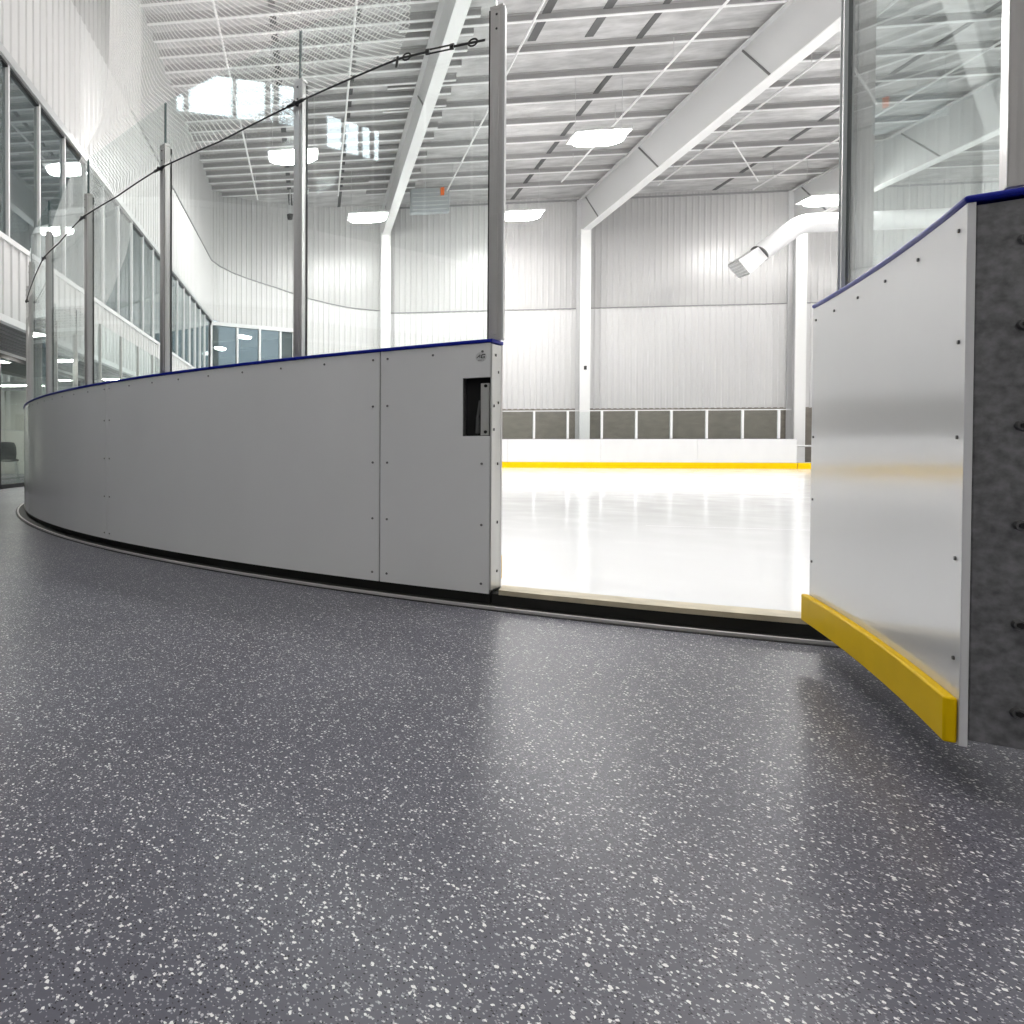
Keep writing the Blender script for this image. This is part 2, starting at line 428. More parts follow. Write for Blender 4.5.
# purlins (Z sections)
def purlin_mesh(x0, x1):
    b = MB()
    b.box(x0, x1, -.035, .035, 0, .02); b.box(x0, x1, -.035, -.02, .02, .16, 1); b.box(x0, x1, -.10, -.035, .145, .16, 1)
    return b
pm = purlin_mesh(2.9 - .9, 32)
yk = 15.73; pys = []
y = 25.49
while y > -11:
    pys.append(y); y -= 1.22
P_LABEL = 'white steel purlin crossing the bays right of the first rafter, under the ceiling'
p0 = pm.build('roof_purlin', ['purlin_white', 'purlin_web_shade']); p0.location = (0, pys[0], EAVE); tag(p0, P_LABEL, 'purlin', 'purlins right of the first rafter')
for y in pys[1:]:
    c = p0.copy(); COL.objects.link(c); c.location = (0, y, EAVE)
q0 = purlin_mesh(WALLX, 2.9 + .9).build('roof_purlin', ['purlin_white', 'purlin_web_shade'])
q0.location = (0, 25.0, EAVE); tag(q0, 'white steel purlin in the closely spaced end bay beside the left wall', 'purlin', 'closely spaced purlins of the end bay')
y = 25.0 - .64
while y > -11:
    c = q0.copy(); COL.objects.link(c); c.location = (0, y, EAVE); y -= .64

# rafters and columns
def rafter(X, label, zb=9.42, splices=((26.6, 25.4), (22.5, 21.2), (17.4, 16.35), (11.5, 10.4), (5, 3.9), (-2, -3.1))):
    t = thing('roof_rafter', (X, 26.6, zb), label, 'rafter')
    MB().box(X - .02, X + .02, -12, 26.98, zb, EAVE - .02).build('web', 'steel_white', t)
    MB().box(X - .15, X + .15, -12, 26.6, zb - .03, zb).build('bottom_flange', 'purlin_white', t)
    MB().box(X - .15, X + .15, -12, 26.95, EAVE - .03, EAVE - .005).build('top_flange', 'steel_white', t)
    for yt, yb in splices:
        a_, b_ = Vector((X, yt, EAVE - .05)), Vector((X, yb, zb + .02)); d_ = (b_ - a_).normalized(); p_ = d_.cross(Vector((1, 0, 0)))
        MB().obox((a_ + b_) / 2, d_, Vector((1, 0, 0)), p_, (b_ - a_).length / 2, .035, .022).build('splice_plate', 'splice_grey', t)
    return t
rafter(2.9, 'white steel rafter seen through the curved glass, rising from the column nearest the left wall', 9.55, ((26.6, 25.6), (18.5, 17.1), (11.5, 10.4), (4, 2.9)))
rafter(10.63, 'deep white steel rafter crossing the ceiling above the rink opening', 9.42)
rafter(18.36, 'white steel rafter seen through the glass of the open gate', 9.35)
rafter(26.1, 'white steel rafter farthest to the right over the ice', 9.35)
def column(X, label, ztop):
    t = thing('steel_column', (X, 26.85, 0), label, 'column')
    MB().box(X - .19, X + .19, 26.58, 26.62, 0, ztop).build('flange', 'purlin_white', t)
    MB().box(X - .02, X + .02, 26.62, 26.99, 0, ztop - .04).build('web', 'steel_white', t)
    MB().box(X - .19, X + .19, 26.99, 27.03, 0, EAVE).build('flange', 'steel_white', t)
    if X == 10.63: MB().box(X - .05, X + .05, 26.555, 26.58, 3.9, 4.05).build('outlet_box', 'dark_steel', t)
column(2.9, 'white steel column on the far wall seen through the curved glass', 9.6)
column(10.63, 'white steel column on the far wall left of the air duct', 9.45)
column(18.36, 'white steel column on the far wall behind the bend of the air duct', 9.35)
column(26.1, 'white steel column on the far wall farthest to the right', 9.35)

# sprinkler pipes and rods
def pipe(X, y0, y1, z, label, r=.028, slope=0):
    t = thing('sprinkler_pipe', (X, y1, z), label, 'pipe')
    MB().tube([(X, y0, z - slope), (X, y1, z)], r, 8).build('pipe_run', 'purlin_white', t, smooth=True)
    for k in range(int((y1 - y0) / 3.05)):
        MB().tube([(X, y1 - 1 - 3.05 * k, z), (X, y1 - 1 - 3.05 * k, EAVE + .1)], .008, 6).build('hanger_rod', 'steel_white', t)
pipe(4.85, -6, 24.3, 10.3, 'thin white sprinkler pipe running from above the tall end post towards the far wall')
pipe(8.75, -6, 24.0, 10.3, 'thin white sprinkler pipe above the opening, left of the deep rafter')
pipe(-2.18, -6, 24.3, 10.3, 'thin white sprinkler pipe beside the left wall')
pipe(0.87, -6, 24.3, 10.3, 'thin white sprinkler pipe between the left wall and the first rafter')
pipe(12.25, -6, 24.6, 10.25, 'thin white sprinkler pipe just right of the deep rafter')
pipe(15.9, -6, 25.4, 10.25, 'thin white sprinkler pipe nearer the gate glass, right of the deep rafter')
b = MB().tube([(13.4, 22.4, 10.7), (16.0, 25.3, 10.5)], .02, 6).build('roof_brace', 'purlin_white'); tag(b, 'short diagonal white brace rod under the ceiling near the far wall', 'brace')

# lamps
def lamp_parts(t, x, y, z, lens):
    b = MB()
    b.box(x - .72, x + .72, y - .38, y + .38, z + .015, z + .09); b.build('housing', 'steel_white', t, bevel=.02)
    pts = []; n = 28
    for i in range(n):
        a = 2 * math.pi * i / n; ca, sa = math.cos(a), math.sin(a)
        pts.append((x + .68 * math.copysign(abs(ca) ** .75, ca), y + .34 * math.copysign(abs(sa) ** .8, sa)))
    vs = [(px, py, z + .02) for px, py in pts] + [(x + (px - x) * .93, y + (py - y) * .9, z - .10) for px, py in pts] 
    fs = [(i, (i + 1) % n, n + (i + 1) % n, n + i) for i in range(n)] + [tuple(range(n, 2 * n)), tuple(reversed(range(n)))]
    MB().add(vs, fs).build('lens', lens, t)
    for dx in (-.6, .6):
        MB().tube([(x + dx, y, z + .1), (x + dx, y, 10.91)], .006, 6).build('hanger_wire', 'steel_white', t)
LB = {(7.65, 18.4): 'bright oval lamp above the rink opening, left of the deep rafter', (-.63, 18.5): 'bright oval lamp seen behind the second glass post from the opening',
      (1.92, 23.6): 'bright oval lamp near the far wall, left of the first rafter column', (7.4, 24.05): 'bright oval lamp near the far wall just right of the tall end post',
      (17.2, 23.85): 'bright oval lamp above the bend of the air duct', (19.0, 18.0): 'bright oval lamp hidden behind the free-end post of the open gate'}
for (x, y), lab in LB.items():
    t = thing('high_bay_lamp', (x, y, 9.2), lab, 'lamp'); lamp_parts(t, x, y, 9.2, 'lamp_rink')
for (x, y) in ((.9, 9.4), (7.65, 10.8), (14.0, 10.8), (20.5, 10.8), (7.65, 5.2), (14.0, 5.2), (26, 18.4), (26, 24)):
    t = thing('high_bay_lamp', (x, y, 9.2), 'bright oval lamp hanging over the ice, above the picture frame', 'lamp', 'lamps over the ice above the frame'); lamp_parts(t, x, y, 9.2, 'lamp_rink')
for (x, y) in ((-.2, 0.5), (6, -1.5), (-.2, -6), (6, -7)):  # added lamps out of view, lighting the lobby side of the boards
    t = thing('high_bay_lamp', (x, y, 9.2), 'dimmer oval lamp added unseen over the lobby floor behind the viewer', 'lamp', 'added lamps over the lobby'); lamp_parts(t, x, y, 9.2, 'lamp_lobby_added')

# ------------------------------------------------------------------ mezzanine along the left wall
ZS0, ZS1, ZW1 = 2.33, 3.38, 5.68
corrugated('wall_left_spandrel', [(WALLX, -12), (WALLX, 24.6)], ZS0 + .05, ZS1, 'wall_white', -1)
struct(MB().box(WALLX - .06, WALLX + .06, -12, 24.6, ZS1 - .02, ZS1 + .05).build('trim_3', 'frame_white'))
struct(MB().box(WALLX - .06, WALLX + .07, -12, 24.6, ZW1, ZW1 + .12).build('trim_4', 'frame_light'))
struct(MB().box(WALLX - .03, WALLX + .03, -12, 24.6, ZW1 - .035, ZW1 - .001).build('trim_9', 'frame_black'))  # black strip drawn in for the shadow line under the head trim
struct(MB().box(WALLX - .04, WALLX + .05, -12, 24.6, ZS0 - .02, ZS0 + .07).build('trim_5', 'frame_white'))
struct(MB().box(-12.5, WALLX - .05, -12, 27, ZS0 + .04, ZS1 - .05).build('ceiling_soffit', 'soffit_grey'))
b = MB()
for k in range(12): b.box(-5.35, WALLX - .06, 0, 0, 0, 0) if False else None
for k in range(9):
    x = -5.28 + k * .145; b.box(x, x + .02, -12, 24.6, ZS0 + .028, ZS0 + .04)
struct(b.build('trim_6', 'splice_grey'))
# upper room behind the band of windows
struct(MB().box(-12.5, WALLX - .1, -12, 27, 5.9, 6.0).build('ceiling_upper_room', 'lounge_wall'))
struct(MB().box(-12.5, -12.4, -12, 27, 0, 6).build('wall_lounge_back', 'lounge_wall'))
struct(MB().box(-12.5, WALLX - .1, 27.0, 27.1, 0, 6).build('wall_lounge_end', 'lounge_wall'))
mull = [7.89 + .94 * k for k in range(-21, 18)]
wn = 1
for y0, y1 in zip(mull, mull[1:]):
    day = False
    t = thing('window_%d' % wn, (WALLX, y0, ZS1)); t['kind'] = 'structure'; wn += 1
    MB().box(WALLX - .05, WALLX + .035, y0 - .018, y0 + .018, ZS1 + .05, ZW1).build('mullion', 'frame_white', t)
    MB().box(WALLX - .05, WALLX + .02, y0 + .018, y0 + .045, ZS1 + .05, ZW1).build('gasket', 'frame_black', t)
    MB().box(WALLX - .03, WALLX - .01, y0 + .045, y1 - .018, ZS1 + .05, ZW1).build('pane', 'window_glass', t)
    if day:
        MB().box(WALLX + .0, WALLX + .012, y0 + .1, y1 - .08, 4.5, 5.3).build('daylight_pane', 'daylight', t)
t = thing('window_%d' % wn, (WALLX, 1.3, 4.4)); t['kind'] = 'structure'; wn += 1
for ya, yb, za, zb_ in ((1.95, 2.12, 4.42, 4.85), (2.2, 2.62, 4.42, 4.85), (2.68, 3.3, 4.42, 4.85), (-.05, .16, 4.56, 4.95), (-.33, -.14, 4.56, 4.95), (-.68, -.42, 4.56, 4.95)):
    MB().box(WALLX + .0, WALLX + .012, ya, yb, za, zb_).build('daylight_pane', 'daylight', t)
# short glazed face round the corner
cp = [(WALLX, 24.35), (-3.05, 25.0), (-2.2, 25.45), (-1.4, 25.95), (-.85, 26.3)]
for (a, bb) in zip(cp, cp[1:]):
    pa, pb = Vector((*a, 0)), Vector((*bb, 0)); d = (pb - pa).normalized(); n = Vector((d.y, -d.x, 0)); L_ = (pb - pa).length
    t = thing('window_%d' % wn, (*a, ZS1)); t['kind'] = 'structure'; wn += 1
    zc = (ZS1 + 5.55) / 2; hz = (5.55 - ZS1) / 2
    MB().obox(pa + Vector((0, 0, zc)), d, n, Vector((0, 0, 1)), .04, .07, hz).build('mullion', 'frame_white', t)
    MB().obox(pa + d * L_ / 2 + Vector((0, 0, zc)), d, n, Vector((0, 0, 1)), L_ / 2 - .04, .01, hz).build('pane', 'window_glass', t)
    MB().obox(pa + d * L_ / 2 + Vector((0, 0, 5.62)), d, n, Vector((0, 0, 1)), L_ / 2, .09, .07).build('head_trim', 'frame_white', t)
    MB().obox(pa + d * L_ / 2 + Vector((0, 0, (ZS1 + 2.3) / 2)), d, n, Vector((0, 0, 1)), L_ / 2, .05, (ZS1 - 2.3) / 2).build('spandrel_panel', 'wall_white', t)
struct(MB().box(-.9, -.8, 26.2, 27.1, 2.3, 5.7).build('wall_corner_return', 'wall_white'))
MBc = MB()
# closing roof of the small corner volume
vs = [(*c, 5.7) for c in cp] + [(-.85, 26.98, 5.7), (-2.7, 25.85, 5.7), (WALLX, 24.4, 5.7)]
struct(MBc.add(vs, [tuple(range(len(vs)))]).build('ceiling_corner_volume', 'frame_white'))

# storefront below the overhang
SX = -5.32
sfy = [-11.6, -9.2, -6.8, -4.4, -2.0, .4, 2.8, 5.2, 7.6, 10.15, 11.55, 13.9, 16.2, 18.5, 20.8, 23.1, 25.4]
struct(MB().box(SX - .05, SX + .05, -12, 27, ZS0 - .02, ZS0 + .06).build('trim_7', 'frame_light'))
for y0, y1 in zip(sfy, sfy[1:]):
    t = thing('window_%d' % wn, (SX, y0, 0)); t['kind'] = 'structure'; wn += 1
    b = MB(); b.box(SX - .04, SX + .04, y0 - .035, y0 + .035, 0, ZS0 - .02); b.box(SX - .04, SX + .04, y0, y1, ZS0 - .09, ZS0 - .02); b.box(SX - .04, SX + .04, y0, y1, 0, .07)
    b.build('frame', 'frame_black', t)
    MB().box(SX - .008, SX + .008, y0 + .035, y1 - .035, .07, ZS0 - .09).build('pane', 'shop_glass', t)
# things inside the lounge
for y in (8.2, 11.3, 14.4, 17.5):
    t = thing('soffit_lamp', (-4.65, y, ZS0), 'small bright lamp set in the dark soffit under the overhang', 'lamp', 'lamps in the soffit')
    MB().box(-4.92, -4.38, y - .14, y + .14, ZS0 - .0, ZS0 + .04).build('frame', 'frame_white', t)
    MB().box(-4.90, -4.40, y - .12, y + .12, ZS0 - .01, ZS0 - .001).build('diffuser', 'lamp_lounge', t)
for i, y in enumerate((15.3, 18.4, 21.5)):
    for j, x in enumerate((-7.4, -9.6)):
        t = thing('ceiling_panel_lamp', (x, y, ZS0), 'flat bright ceiling lamp inside the glazed lounge on the left', 'lamp', 'ceiling lamps in the lounge')
        MB().box(x - .62, x + .62, y - .16, y + .16, ZS0 - .02, ZS0 + .04).build('frame', 'frame_white', t)
        MB().box(x - .58, x + .58, y - .12, y + .12, ZS0 - .03, ZS0 - .02).build('diffuser', 'lamp_lounge', t)
struct(MB().box(-8.9, -8.8, 12.0, 17.3, 0, ZS0 + .04).build('wall_lounge_partition', 'lounge_wall'))
struct(MB().box(-8.8, -7.1, 17.2, 17.3, 0, ZS0 + .04).build('wall_lounge_side', 'lounge_wall'))
t = thing('display_panel', (-7.1, 17.25, 0), 'blue banner panel standing in the lounge behind the first glass panes', 'panel')
MB().box(-6.9, -6.2, 16.1, 16.16, .3, 1.95).build('banner', 'lounge_blue', t); MB().box(-6.95, -6.15, 16.05, 16.2, 0, .3).build('base', 'lounge_dark', t)
t = thing('wall_cabinet', (-6.7, 14.6, 0), 'dark olive tall cabinet inside the glazed lounge', 'cabinet')
MB().box(-6.88, -6.4, 14.4, 15.2, 0, 1.75).build('body', 'lounge_green', t, bevel=.01)
MB().box(-6.84, -6.44, 14.37, 14.4, .1, 1.45).build('door', 'lounge_green', t)
MB().box(-6.5, -6.47, 14.34, 14.37, .7, .9).build('handle', 'frame_light', t)
# chair behind the storefront glass
def chair(x, y, ang, label):
    t = thing('lounge_chair', (x, y, 0), label, 'chair')
    ca, sa = math.cos(ang), math.sin(ang)
    def P(a, b_, z): return (x + a * ca - b_ * sa, y + a * sa + b_ * ca, z)
    def shell(rows, name):
        vs = []; n = 9
        for (b_, z, w_, cup) in rows:
            for k in range(n):
                u = k / (n - 1) * 2 - 1; vs.append(P(u * w_, b_ - cup * (u * u) * .0, z + cup * u * u))
        fs = [(i * n + k, i * n + k + 1, (i + 1) * n + k + 1, (i + 1) * n + k) for i in range(len(rows) - 1) for k in range(n - 1)]
        o = MB().add(vs, fs).build(name, 'chair_black', t, smooth=True)
        s_ = o.modifiers.new('thickness', 'SOLIDIFY'); s_.thickness = .018
    shell([(-.22, .43, .20, .02), (-.1, .445, .22, .02), (.08, .44, .22, .03), (.2, .45, .21, .03)], 'seat')
    shell([(.2, .47, .19, .0), (.245, .58, .21, .0), (.27, .72, .21, .0), (.285, .84, .17, -.02)], 'backrest')
    for sx in (-1, 1):
        for sy in (-1, 1):
            MB().tube([P(sx * .16, sy * .15, .43), P(sx * .22, sy * .22, 0)], .011, 8).build('leg', 'frame_light', t, smooth=True)
chair(-6.47, 12.75, 3.5, 'black shell chair with thin metal legs behind the storefront glass')
t = thing('lounge_table', (-7.9, 13.2, 0), 'white round-topped table beside the black chair in the lounge', 'table')
MB().tube([(-7.9, 13.2, .71), (-7.9, 13.2, .74)], .42, 28).build('top', 'frame_white', t)
MB().tube([(-7.9, 13.2, .02), (-7.9, 13.2, .71)], .03, 10).build('leg', 'frame_light', t)
MB().tube([(-7.9, 13.2, 0), (-7.9, 13.2, .02)], .25, 24).build('base', 'frame_light', t)

# ------------------------------------------------------------------ the ice
b = MB()
pts = []
IO = -.098
for k in range(0, 61): pts.append(NEAR.at(180 + 90 * k / 60, IO))
pts += [(32, CY - R - IO), (32, FARY + IO)]
for k in range(0, 61): pts.append(FARC.at(90 + 90 * k / 60, IO))
vs = [(x, y, ICEZ) for x, y in pts] + [(x, y, 0.001) for x, y in pts]; n = len(pts)
b.add(vs, [tuple(range(n)), tuple(reversed(range(n, 2 * n)))] + [(i, (i + 1) % n, n + (i + 1) % n, n + i) for i in range(n)])
ice = struct(b.build('floor_ice', 'ice'))
def ice_line(pts, wdt):
    b = MB(); vs = []
    for i, p in enumerate(pts):
        a = Vector((*pts[max(i - 1, 0)], 0)); c = Vector((*pts[min(i + 1, len(pts) - 1)], 0)); d = (c - a).normalized(); n_ = Vector((-d.y, d.x, 0)) * wdt / 2
        q = Vector((*p, ICEZ + .0015)); vs += [q - n_, q + n_]
    b.add(vs, [(2 * i, 2 * i + 1, 2 * i + 3, 2 * i + 2) for i in range(len(pts) - 1)])
    return b
sk = [((2.6, 5.35), (4.2, 5.15), (5.5, 4.9), (7.2, 4.55), (8.6, 4.2)), ((7.6, 9.3), (9.5, 9.1), (11.5, 8.6), (13.5, 8.3)), ((5.6, 9.0), (8.5, 8.9), (12.5, 9.2))]
for pl in sk:
    o = ice_line(pl, .012).build('skate_mark', 'ice_mark', ice)

# ------------------------------------------------------------------ boards
def add_screws(t, path, spots, o=0.0, outward=1, r=.006, mat='screw_metal'):
    first = None
    for s_, z in spots:
        q = path.at(s_, o); n = path.normal(s_) * outward
        p = Vector((q[0], q[1], z))
        if first is None:
            first = MB().tube([(0, 0, -.002), (0, 0, .003)], [r, r * .8], 8).build('screw', mat, t)
            ob = first
        else:
            ob = first.copy(); COL.objects.link(ob)
        ob.matrix_parent_inverse = Matrix.Identity(4)
        ob.location = p - Vector(t.location)
        ob.rotation_mode = 'QUATERNION'; ob.rotation_quaternion = n.to_track_quat('Z', 'Y')

def board(path, s0, s1, label, group=None, screws=True, kick=(.10, .20), top=1.11, cut=None, kickside=True, capt=.016):
    """one board section: white skins on a steel core, blue cap, yellow kick plate on the ice side"""
    q = path.at((s0 + s1) / 2, -.05)
    t = thing('dasher_board', (q[0], q[1], 0), label, 'board', group)
    g = path.step(.003) * (1 if s1 > s0 else -1)
    a, b_ = s0 + g, s1 - g
    core = MB(); outer = MB(); inner = MB()
    if cut:
        c0, z0, z1 = cut
        outer.sweep(path, a, c0, -.012, 0, .05, top); outer.sweep(path, c0, b_, -.012, 0, .05, z0); outer.sweep(path, c0, b_, -.012, 0, z1, top)
        core.sweep(path, s0, c0, -.088, -.013, .05, top - .01); core.sweep(path, c0, b_, -.088, -.013, .05, z0 - .005); core.sweep(path, c0, b_, -.088, -.013, z1 + .005, top - .01)
        inner.sweep(path, a, b_, -.10, -.088, .05, top)
    else:
        outer.sweep(path, a, b_, -.012, 0, .05, top); core.sweep(path, s0, s1, -.088, -.013, .05, top - .01); inner.sweep(path, a, b_, -.10, -.088, .05, top)
    outer.build('outer_panel', 'board_white', t); core.build('steel_core', 'galvanised', t); inner.build('inner_panel', 'board_white', t)
    MB().sweep(path, s0, s1, -.106, .006, top + .001, top + capt).build('top_cap', 'cap_blue', t, bevel=.003)
    if kickside: MB().sweep(path, s0, s1, -.118, -.101, kick[0], kick[1]).build('kick_plate', 'kick_yellow', t, bevel=.002)
    MB().sweep(path, s0, s1, -.08, -.02, 0.0, .05).build('plinth', 'black_rubber', t)
    if screws:
        st = path.step(1.0); e = path.step(.035) * (1 if s1 > s0 else -1)
        n_ = max(2, int(abs(s1 - s0) / path.step(.26)))
        sp = [(s0 + e + (s1 - s0 - 2 * e) * k / n_, 1.075) for k in range(n_ + 1)]
        sp += [(s, z) for s in (s0 + e, s1 - e) for z in (.86, .60, .34, .09) if not (cut and s == s1 - e and .65 < z < 1.0)]
        add_screws(t, path, sp)
    return t

A_END, A_J1, A_J2, A_J3 = -113.70, -117.3, -132.9, -148.5
A_HINGE = -105.45
T1 = board(NEAR, A_J1, A_END, 'white board section with the black latch recess, ending at the rink opening', cut=(-114.55, .718, .966))
T2 = board(NEAR, A_J2, A_J1, 'long curved white board section left of the latch section')
T3 = board(NEAR, A_J3, A_J2, 'curved white board section at the far left end of the visible curve')
board(NEAR, -164, A_J3, 'white board section just beyond the left edge of the curve', screws=False)
board(NEAR, -180, -164, 'white board section behind the curve where the straight left side begins', screws=False)
# straight left side, far corner and far side
nL = 3
Llen = FARY - R - CY
for k in range(nL):
    board(LEFT, Llen * k / nL, Llen * (k + 1) / nL, 'white board section on the straight left side under the overhang', 'boards on the straight left side', screws=False)
for k in range(5):
    board(FARC, 180 - 18 * k, 162 - 18 * k, 'white board section of the far left rink corner', 'boards of the far left corner', screws=False)
fx = [0, 3.2, 6.4, 9.6, 16.62 - CX]
for a, bb in zip(fx, fx[1:]):
    board(FAR, a, bb, 'white board with yellow kick plate on the far side of the ice', 'boards on the far side', screws=False, kick=(.0701, .28), capt=.004)
# gap in the far boards: only a low kick rail, with a white handrail behind
t = thing('kick_rail', (18.6, FARY, 0), 'low yellow-faced rail closing the gap right of the far boards', 'rail')
MB().box(16.65, 21.5, FARY - .08, FARY, 0, .30).build('rail_body', 'board_white', t); MB().box(16.65, 21.5, FARY - .118, FARY - .081, .0701, .28).build('kick_plate', 'kick_yellow', t)
t = thing('handrail', (18.6, 25.9, 0), 'thin white handrail behind the gap in the far boards', 'rail')
MB().tube([(16.9, 25.9, .88), (21.5, 25.9, .88)], .035, 8).build('rail', 'frame_white', t)
for x in (16.95, 19.2, 21.4): MB().tube([(x, 25.9, 0), (x, 25.9, .88)], .03, 8).build('upright', 'frame_white', t)
board(FAR, 21.55 - CX, 32 - CX, 'white board on the far side beyond the gap, outside the picture on the right', screws=False, kick=(.0701, .28), capt=.004)
# right of the opening
board(NEAR, A_HINGE, -90, 'white curved board section hidden behind the open gate', screws=False)
for k in range(4):
    board(NEARS, 7.04 * k, 7.04 * (k + 1) if k < 3 else 28.0, 'white board section on the straight near side, outside the picture on the right', 'boards on the near side at right', screws=False)

# opening jamb with latch
tj = T1
def wedge(o0, e0, o1, e1, z0, z1, base=A_END - .02):
    p_ = [NEAR.at(base, o0), NEAR.at(A_END + e0, o0), NEAR.at(A_END + e1, o1), NEAR.at(base, o1)]
    return MB().add([(*q, z) for z in (z0, z1) for q in p_], [(0, 1, 2, 3), (7, 6, 5, 4), (0, 4, 5, 1), (1, 5, 6, 2), (2, 6, 7, 3), (3, 7, 4, 0)])
wedge(-.001, .03, -.092, .20, .066, 1.105).build('end_plate', 'jamb_steel', tj, bevel=.001)
wedge(-.093, .21, -.106, .23, .066, 1.11).build('panel_edge', 'board_edge', tj)
wedge(.006, .03, -.108, .25, 1.111, 1.126).build('cap_end', 'cap_blue', tj, bevel=.002)
wedge(-.107, .23, -.122, .23, .10, .20, A_END - .03).build('kick_end', 'kick_yellow', tj)
MB().sweep(NEAR, -114.6, A_END - .03, -.087, -.075, .71, .975).build('recess_back', 'sticker_black', tj)
MB().sweep(NEAR, -114.62, -114.56, -.087, -.013, .71, .975).build('recess_side', 'sticker_black', tj)
lp = MB().sweep(NEAR, -114.02, -113.76, -.03, -.012, .721, .942).build('latch_plate', 'jamb_steel', tj, bevel=.002)
b = MB(); 
q0 = NEAR.at(-114.13, -.03)
b.tube([(q0[0], q0[1], .73), (q0[0], q0[1], .80)], [.010, .007], 8); b.tube([(q0[0], q0[1], .80), (q0[0] + .01, q0[1] - .0, .87)], .006, 8)
b.build('latch_lever', 'screw_metal', tj, smooth=True)
n_ = NEAR.normal(A_END)
def disc(p, nrm, r, mat, name, parent, th=.003):
    return MB().tube([Vector(p) - nrm * th * .2, Vector(p) + nrm * th], r, 12).build(name, mat, parent)
for a_, z in ((-113.87, .93), (-113.87, .735)):
    q = NEAR.at(a_, -.012); disc((*q, z), NEAR.normal(a_), .007, 'sticker_black', 'bolt', tj)
tn = NEAR.tangent(A_END)   # points towards the opening
for off, z in ((-.035, 1.06), (-.062, .99), (-.062, .86), (-.02, .845), (-.02, .745), (-.06, .6), (-.06, .35), (-.06, .14)):
    q = NEAR.at(A_END + .03 + .17 * (-off / .092), off); disc((*q, z), tn, .006, 'dark_steel', 'bolt', tj)
# oval maker's sticker: white oval, dark slanted letters and a line of small text
a0 = -114.0; q = NEAR.at(a0, .0012); nn = NEAR.normal(a0); tt = NEAR.tangent(a0)
def dec(u, z): return Vector((q[0], q[1], 1.052)) + tt * u + Vector((0, 0, z)) + nn * .0
def decal(polys, mat, name, lift):
    b = MB()
    for pl in polys:
        vs = [dec(u, z) + nn * lift for u, z in pl] + [dec(u, z) + nn * (lift + .0006) for u, z in pl]; n = len(pl)
        b.add(vs, [tuple(range(n)), tuple(reversed(range(n, 2 * n)))] + [(i, (i + 1) % n, n + (i + 1) % n, n + i) for i in range(n)])
    b.build(name, mat, tj)
decal([[(.022 * math.cos(2 * math.pi * k / 24), .021 * math.sin(2 * math.pi * k / 24)) for k in range(24)]], 'sticker_white', 'oval_sticker', 0)
let = [[(-.019, -.004), (-.015, -.004), (-.003, .010), (-.006, .010)], [(-.006, -.004), (-.0035, -.004), (-.002, .010), (-.0045, .010)], [(-.013, .0005), (-.004, .0005), (-.004, .0025), (-.012, .0025)],
       [(-.001, -.005), (.003, -.005), (.006, .010), (.002, .010)], [(.003, .0075), (.017, .0075), (.0175, .011), (.004, .011)], [(.001, -.006), (.013, -.006), (.0135, -.003), (.001, -.003)],
       [(.012, -.006), (.0145, -.006), (.0158, .002), (.0132, .002)], [(.007, .0), (.0155, .0), (.0155, .0022), (.007, .0022)]]
let += [[(u, -.0145), (u + .0035, -.0145), (u + .0035, -.012), (u, -.012)] for u in (-.011, -.006, -.001, .007)]
decal(let, 'sticker_black', 'oval_lettering', .0008)

# kerb ring on the floor outside the boards
def ring(name, o0, o1, z0, z1, mat, label):
    b = MB(); b.sweep(NEAR, -180, -90, o0, o1, z0, z1); b.sweep(LEFT, 0, Llen, o0, o1, z0, z1); b.sweep(NEARS, 0, 28, o0, o1, z0, z1)
    return struct(b.build(name, mat))
ring('trim_30', -.02, .056, .0005, .006, 'black_rubber', '')
ring('trim_31', .056, .072, .0005, .013, 'lip_metal', '')
ring('trim_32', .072, .088, .0003, .003, 'black_rubber', '')
b = MB(); b.sweep(NEAR, A_END + .26, A_HINGE - .02, -.12, -.004, .050, .070)
struct(b.build('trim_33', 'threshold_tan'))
b = MB(); b.sweep(NEAR, A_END + .05, A_HINGE - .02, -.11, -.012, .0, .050)
struct(b.build('trim_34', 'black_rubber'))

